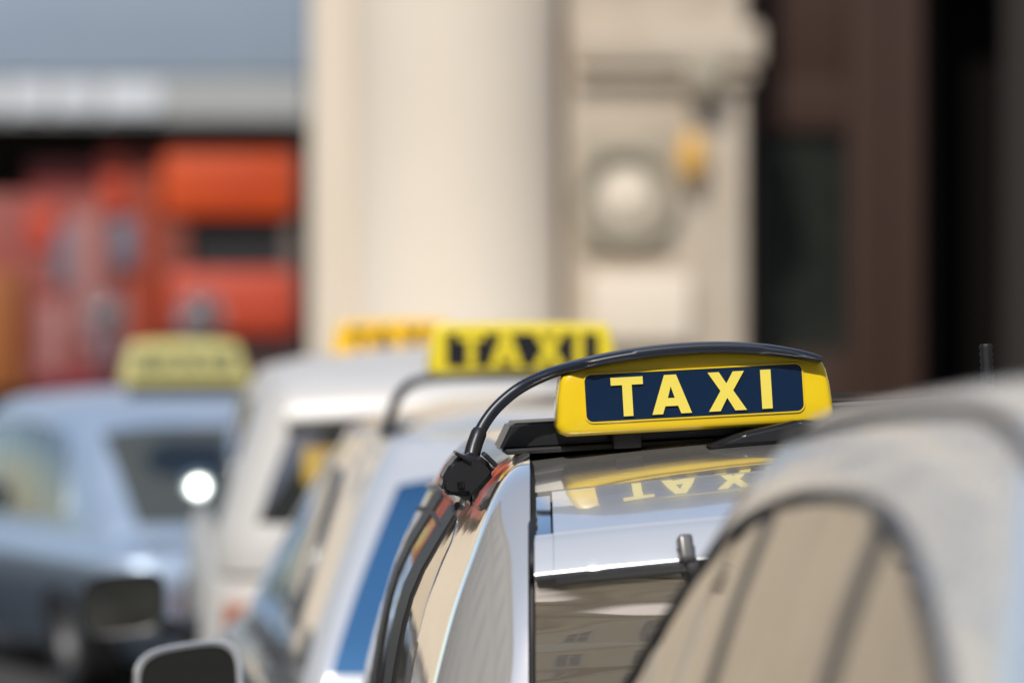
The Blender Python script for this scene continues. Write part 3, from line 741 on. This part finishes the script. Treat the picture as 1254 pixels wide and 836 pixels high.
# clamp that grips the roof edge
cp = [(-.722, 1.578), (-.725, 1.600), (-.705, 1.632), (-.680, 1.648), (-.655, 1.642), (-.632, 1.622), (-.628, 1.608), (-.645, 1.590), (-.664, 1.572), (-.668, 1.552), (-.678, 1.556), (-.682, 1.572), (-.705, 1.572)]
me = prism('clamp', [(x - SX, z - SZ) for x, z in cp], -.085, .055, M_black, sg1, .0085)
box('clamp_screw', SL(-.690, .762, 1.592), (.012, .006, .012), M_trim, sg1, .002); box('clamp_ridge', SL(-.684, .80, 1.640), (.030, .085, .006), M_black, sg1, .002, 2, (0, R(32), 0))
box('clamp_lip', SL(-.636, .80, 1.632), (.008, .11, .030), M_black, sg1, .003, 2, (0, R(-42), 0))
tube('clamp_collar', [SL(-.681, .842, 1.618 - .0), SL(-.675, .842, 1.632)], [.021, .0175], M_black, sg1, 18)
box('sign_foot', (-.12, .055, -.012), (.05, .05, .03), M_black, sg1, .004); box('sign_foot', (.12, .055, -.012), (.05, .05, .03), M_black, sg1, .004)
mm = main.matrix_world if False else (Matrix.Translation(main.location) @ main.rotation_euler.to_matrix().to_4x4())
p = mm @ Vector((SX, SY, SZ)); sg1.location = p; sg1.rotation_euler = main.rotation_euler

# =============== generic taxis behind =========================================
def taxi(label, name, L, hw, belt, roof, rear_y, top_y, hw_top, paint_m, glass_m, rw=(.0, .0), group='taxis queueing at the rank', mirror=(M_black, 1.0, 2.95), rwx=.50, rw_hi=.80, rw_lo=.10, tail=(.30, .95), bow=.06, q=(.40, .62), rr=.15, bulge=.05, crown=.05, rake=.12, margin=.12):
    r = empty(name); tag(r, label, 'car', group)
    gh, low = std_car(r, L, hw, belt, roof, rear_y, top_y, hw_top, paint_m, glass_m, None, None, crown=crown, bow=bow, rr=rr, bulge=bulge)
    dz = roof - belt
    rwf = end_patch('rear_window', gh.rear, -rwx, rwx, lambda x: belt + dz * rw_lo, lambda x: belt + dz * (rw_hi - .05 * (x / rwx) ** 4), glass_m, r, wz=lambda z: gh.at(z)[3] - margin)
    for sg in (-1, 1):
        a = rear_y + q[0]; top = lambda y: belt + dz * lin([(a, .12), (a + rake * .5, .45), (a + rake * 1.2, .68), (a + rake * 2.4, .78), (L - 2.3, .80), (L - 1.9, .72), (L - 1.35, .25), (L - 1.1, .08)], y)
        lo = lambda y: belt + .03
        side_patch('quarter_window', gh, sg, a, a + .46, lo, top, glass_m, r)
        side_patch('side_window', gh, sg, a + .52, a + 1.32, lo, top, glass_m, r)
        side_patch('side_window', gh, sg, a + 1.40, L - 1.3, lo, top, glass_m, r)
        side_patch('door_pillar', gh, sg, a + .462, a + .518, lo, top, M_dark, r)
        side_patch('door_pillar', gh, sg, a + 1.322, a + 1.398, lo, top, M_dark, r)
        side_line('window_trim', gh, sg, [(a + k * .05, top(a + k * .05) + .008) for k in range(int((L - 1.2 - a) / .05))], .012, M_trim, r)
        box('tail_light', (sg * (hw * .84), rear_y * .5 + .04, (tail[0] + tail[1]) / 2), (.17, .16, tail[1] - tail[0]), M_tail, r, .04, 4)
    dress(r, gh, low, hw, L, belt, roof, M_glass)
    if mirror:
        for sg in (-1, 1): door_mirror(r, sg * (hw + .35), mirror[2], mirror[1], sg, mirror[0], M_glass, .27, .195)
    return r, gh

# B. second taxi
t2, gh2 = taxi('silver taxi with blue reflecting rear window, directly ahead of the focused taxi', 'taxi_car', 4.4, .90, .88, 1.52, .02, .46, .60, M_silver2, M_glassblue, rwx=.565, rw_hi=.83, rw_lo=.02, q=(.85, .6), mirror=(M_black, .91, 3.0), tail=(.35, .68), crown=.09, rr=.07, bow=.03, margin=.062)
place(t2, (-.58, .6, 1.50), (X(478, 15.6), 15.6, Z(536, 15.6)), 5.4)
sg2 = make_sign(.53, .145, 'blurred lemon yellow TAXI sign with black letter panel, on the second taxi', M_yel2, mat('black_panel', (.018, .018, .022), .25), M_yel2, pw=.80, ph=.66, pz=.15, cap=.62, tr=.030, arch=.004, taper=.018, D=.10)
sg2.location = (X(640, 15.8), 15.8, Z(459, 15.8)); sg2.rotation_euler = (0, 0, R(4.3))
# its black arch arm
Pa = lambda px, py, d=15.8: Vector((X(px, d), d, Z(py, d))) - sg2.location
inv = Matrix.Rotation(R(-4.3), 3, 'Z')
pts = [inv @ Pa(*q) for q in ((474, 545), (476, 520), (482, 497), (497, 474), (520, 464), (560, 461), (640, 460), (745, 461))]
tube('sign_arm', cr(pts, 5), .0145, M_black, sg2, 12, flat=1.0)
a_ = box('arm_foot', inv @ Pa(484, 533), (.085, .12, .05), M_black, sg2, .012)

# C. third taxi, white van-like
t3, gh3 = taxi('white high roofed taxi between the second taxi and the pale blue saloon', 'taxi_car', 4.6, .96, 1.00, 1.60, .02, .15, .70, M_white, M_glass, rwx=.60, rw_hi=.66, mirror=None, tail=(.30, .60), crown=.08, rr=.18)
place(t3, (-.70, .4, 1.58), (X(334, 20.6), 20.6, Z(459, 20.6)), 4.0)
box('orange_lens', (-.82, .05, .72), (.14, .17, .12), M_orange_l, t3, .03); box('clear_lens', (-.82, .04, .63), (.14, .17, .05), M_clear_l, t3, .01)
end_patch('yellow_reflection_patch', gh3.rear, -.60, -.40, lambda x: 1.20, lambda x: 1.33, mat('painted_reflection_yellow', (.50, .32, .006), .4, noise=(9, (.36, .20, .006), 2, .1)), t3, off=-.016)  # yellow patch laid on the glass, a sign's reflection put into colour
spz = sweep('rear_spoiler', [(.70, 1.645), (.45, 1.632), (.22, 1.60), (.08, 1.555), (.02, 1.50), (.01, 1.45), (.06, 1.418), (.30, 1.43), (.60, 1.50)], -.66, .66, M_white, t3, closed=True, ang=45, wf=lambda y, z: .56)
sg3 = make_sign(.48, .152, 'blurred orange yellow taxi sign mostly hidden behind the lemon yellow one', M_yel3, M_yel3, M_let3, panel=False, cap=.6, tr=.02, arch=.008, taper=.03, D=.10)
sg3.location = (X(483, 21.5), 21.5, Z(441, 21.5)); sg3.rotation_euler = (0, R(-1.5), R(6))

# D. fourth taxi, pale blue silver saloon far left
t4 = empty('taxi_car'); tag(t4, 'pale blue silver saloon taxi at far left with a sun glint disc added on its rear window', 'car', 'taxis queueing at the rank')
bk4 = [(.66, .35, 4.1, .80, .2, .3, .05, .2, 0), (.76, .42, 3.9, .78, .2, .3, .05, .2, .01), (.92, .62, 3.6, .745, .18, .3, .05, .2, .03), (1.10, .86, 3.3, .70, .18, .3, .05, .18, .05),
       (1.24, 1.08, 3.05, .655, .18, .3, .05, .16, .05), (1.31, 1.25, 2.92, .61, .16, .3, .05, .14, .05), (1.345, 1.45, 2.8, .53, .15, .25, .05, .12, .05)]
gh4, low4 = std_car(t4, 4.7, .88, .74, 1.345, .6, 1.1, .6, M_blue, M_glass, None, None, crown=.045, belt_keys=bk4, under=True)
end_patch('rear_window', gh4.rear, -.60, .60, lambda x: .80, lambda x: 1.235 - .03 * (x / .6) ** 4, M_glass4, t4)
top4 = lambda y: lin([(1.0, .83), (1.08, 1.0), (1.2, 1.13), (1.4, 1.20), (1.8, 1.23), (2.5, 1.22), (2.9, 1.12), (3.4, .83)], y)
for sg in (-1, 1):
    side_patch('quarter_window', gh4, sg, 1.0, 1.35, lambda y: .80, top4, M_glass, t4); side_patch('side_window', gh4, sg, 1.40, 2.25, lambda y: .80, top4, M_glass, t4)
    side_patch('side_window', gh4, sg, 2.32, 3.35, lambda y: .80, top4, M_glass, t4); side_line('window_trim', gh4, sg, [(1.0 + k * .06, top4(1.0 + k * .06) + .01) for k in range(40)], .012, M_chrome, t4)
    box('tail_light', (sg * .47, .0, .47), (.16, .16, .17), M_tail, t4, .05, 4)
dress(t4, gh4, low4, .80, 4.7, .74, 1.345, M_glass)
box('boot_lid', (0, .24, .735), (1.36, .40, .05), M_blue, t4, .024, 3)
for sg in (-1, 1): door_mirror(t4, sg * 1.0, 3.2, .88, sg, M_blue, M_glass, .25, .17)
place(t4, (-.66, .48, .80), (X(150, 26), 26, .8), 20.0, z=0)
sg4 = make_sign(.60, .21, 'pale yellow very blurred taxi sign at far left on the saloon roof', M_yel4, mat('olive_panel', (.22, .22, .12), .4), M_yel4, pw=.76, ph=.5, pz=.25, cap=.40, tr=.03, arch=.02, taper=.05, D=.12)
sg4.location = (X(228, 26), 26, Z(472, 26)); sg4.rotation_euler = (0, 0, R(12))
box('sign_base', (0, .05, -.02), (.52, .12, .06), M_dark, sg4, .01)

# E. near silver car, far out of focus at the right
t5 = empty('parked_car'); tag(t5, 'silver grey car very close and blurred at the right edge of the frame', 'car')
bk5 = [(1.00, .02, 4.3, .845, .22, .3, .04, .2, 0), (1.12, .05, 4.2, .84, .22, .3, .04, .2, .0), (1.30, .13, 4.0, .815, .24, .3, .05, .2, .01), (1.46, .26, 3.75, .755, .26, .3, .05, .18, .015), (1.58, .40, 3.5, .712, .28, .3, .05, .16, .02),
       (1.66, .52, 3.35, .680, .30, .3, .05, .16, .02), (1.73, .66, 3.2, .652, .28, .3, .05, .15, .02), (1.78, .78, 3.0, .625, .24, .3, .05, .14, .02), (1.81, .92, 2.9, .59, .22, .25, .05, .12, .02), (1.825, 1.05, 2.8, .54, .20, .25, .04, .10, .02)]
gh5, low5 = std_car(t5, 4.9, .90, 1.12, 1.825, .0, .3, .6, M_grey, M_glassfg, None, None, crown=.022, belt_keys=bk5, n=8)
top5 = lambda y: lin([(.46, 1.16), (.55, 1.30), (.72, 1.43), (.98, 1.54), (1.3, 1.625), (1.6, 1.675), (1.9, 1.692), (2.4, 1.69), (2.9, 1.64), (3.3, 1.5), (3.8, 1.22)], y)
lo5 = lambda y: 1.15
for sg in (-1, 1):
    side_patch('quarter_window', gh5, sg, .47, 1.50, lo5, top5, M_glassfg, t5); side_patch('side_window', gh5, sg, 1.60, 2.45, lo5, top5, M_glassfg, t5)
    side_patch('side_window', gh5, sg, 2.53, 3.7, lo5, top5, M_glassfg, t5)
    side_patch('door_pillar', gh5, sg, 1.502, 1.598, lo5, top5, M_fgtrim, t5, off=.006)
    side_patch('door_pillar', gh5, sg, 2.452, 2.528, lo5, top5, M_fgtrim, t5, off=.006)
    side_line('window_trim', gh5, sg, [(y, z + .01) for y, z in cr([(.45, 1.16), (.55, 1.30), (.72, 1.43), (.98, 1.54), (1.3, 1.625), (1.6, 1.675), (1.9, 1.692), (2.4, 1.69), (2.9, 1.64), (3.3, 1.5), (3.8, 1.22)], 5)], .008, M_fgtrim, t5, .004)
    side_line('roof_gap', gh5, sg, cr([(2.8, 1.775), (2.3, 1.788), (1.8, 1.790), (1.4, 1.785), (1.15, 1.77), (.92, 1.735), (.72, 1.68)], 5), .010, M_fgtrim, t5, -.001)
    box('tail_light', (sg * .79, .12, .95), (.12, .2, .4), M_tail, t5, .04, 4)
end_patch('rear_window', gh5.rear, -.46, .46, lambda x: 1.18, lambda x: 1.66, M_glassfg, t5)
dress(t5, gh5, low5, .90, 4.9, 1.12, 1.83, M_glass)
for sg in (-1, 1): door_mirror(t5, sg * 1.0, 3.6, 1.2, sg, M_grey, M_glass, .25, .18)
place(t5, (-.68, 1.9, 1.692), (X(1044, 6.3), 6.3, Z(618, 6.3)), 5.0, 0, -2.6)

hv = (Vector((X(243, 26.5), 26.5, Z(597, 26.5))) - Vector((0, 0, EYE))).normalized() * -1 + sv; hv.normalize()  # disc added on the saloon's rear glass, aimed to mirror the sun as a glint
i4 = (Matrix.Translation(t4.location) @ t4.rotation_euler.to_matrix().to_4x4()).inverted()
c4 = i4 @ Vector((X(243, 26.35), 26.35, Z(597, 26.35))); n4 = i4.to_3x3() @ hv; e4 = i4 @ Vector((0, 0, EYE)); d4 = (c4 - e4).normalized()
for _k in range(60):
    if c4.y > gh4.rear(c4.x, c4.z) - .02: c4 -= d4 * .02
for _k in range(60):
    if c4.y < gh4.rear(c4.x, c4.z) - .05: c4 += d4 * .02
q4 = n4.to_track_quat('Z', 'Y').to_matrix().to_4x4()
rf = lathe('added_glint_disc', [(.001, .014), (.03, .0132), (.055, .011), (.075, .007), (.085, .0), (.085, -.02), (.001, -.02)], mat('glint_disc_metal', (.75, .85, .80), .13, metal=1), t4, 28)
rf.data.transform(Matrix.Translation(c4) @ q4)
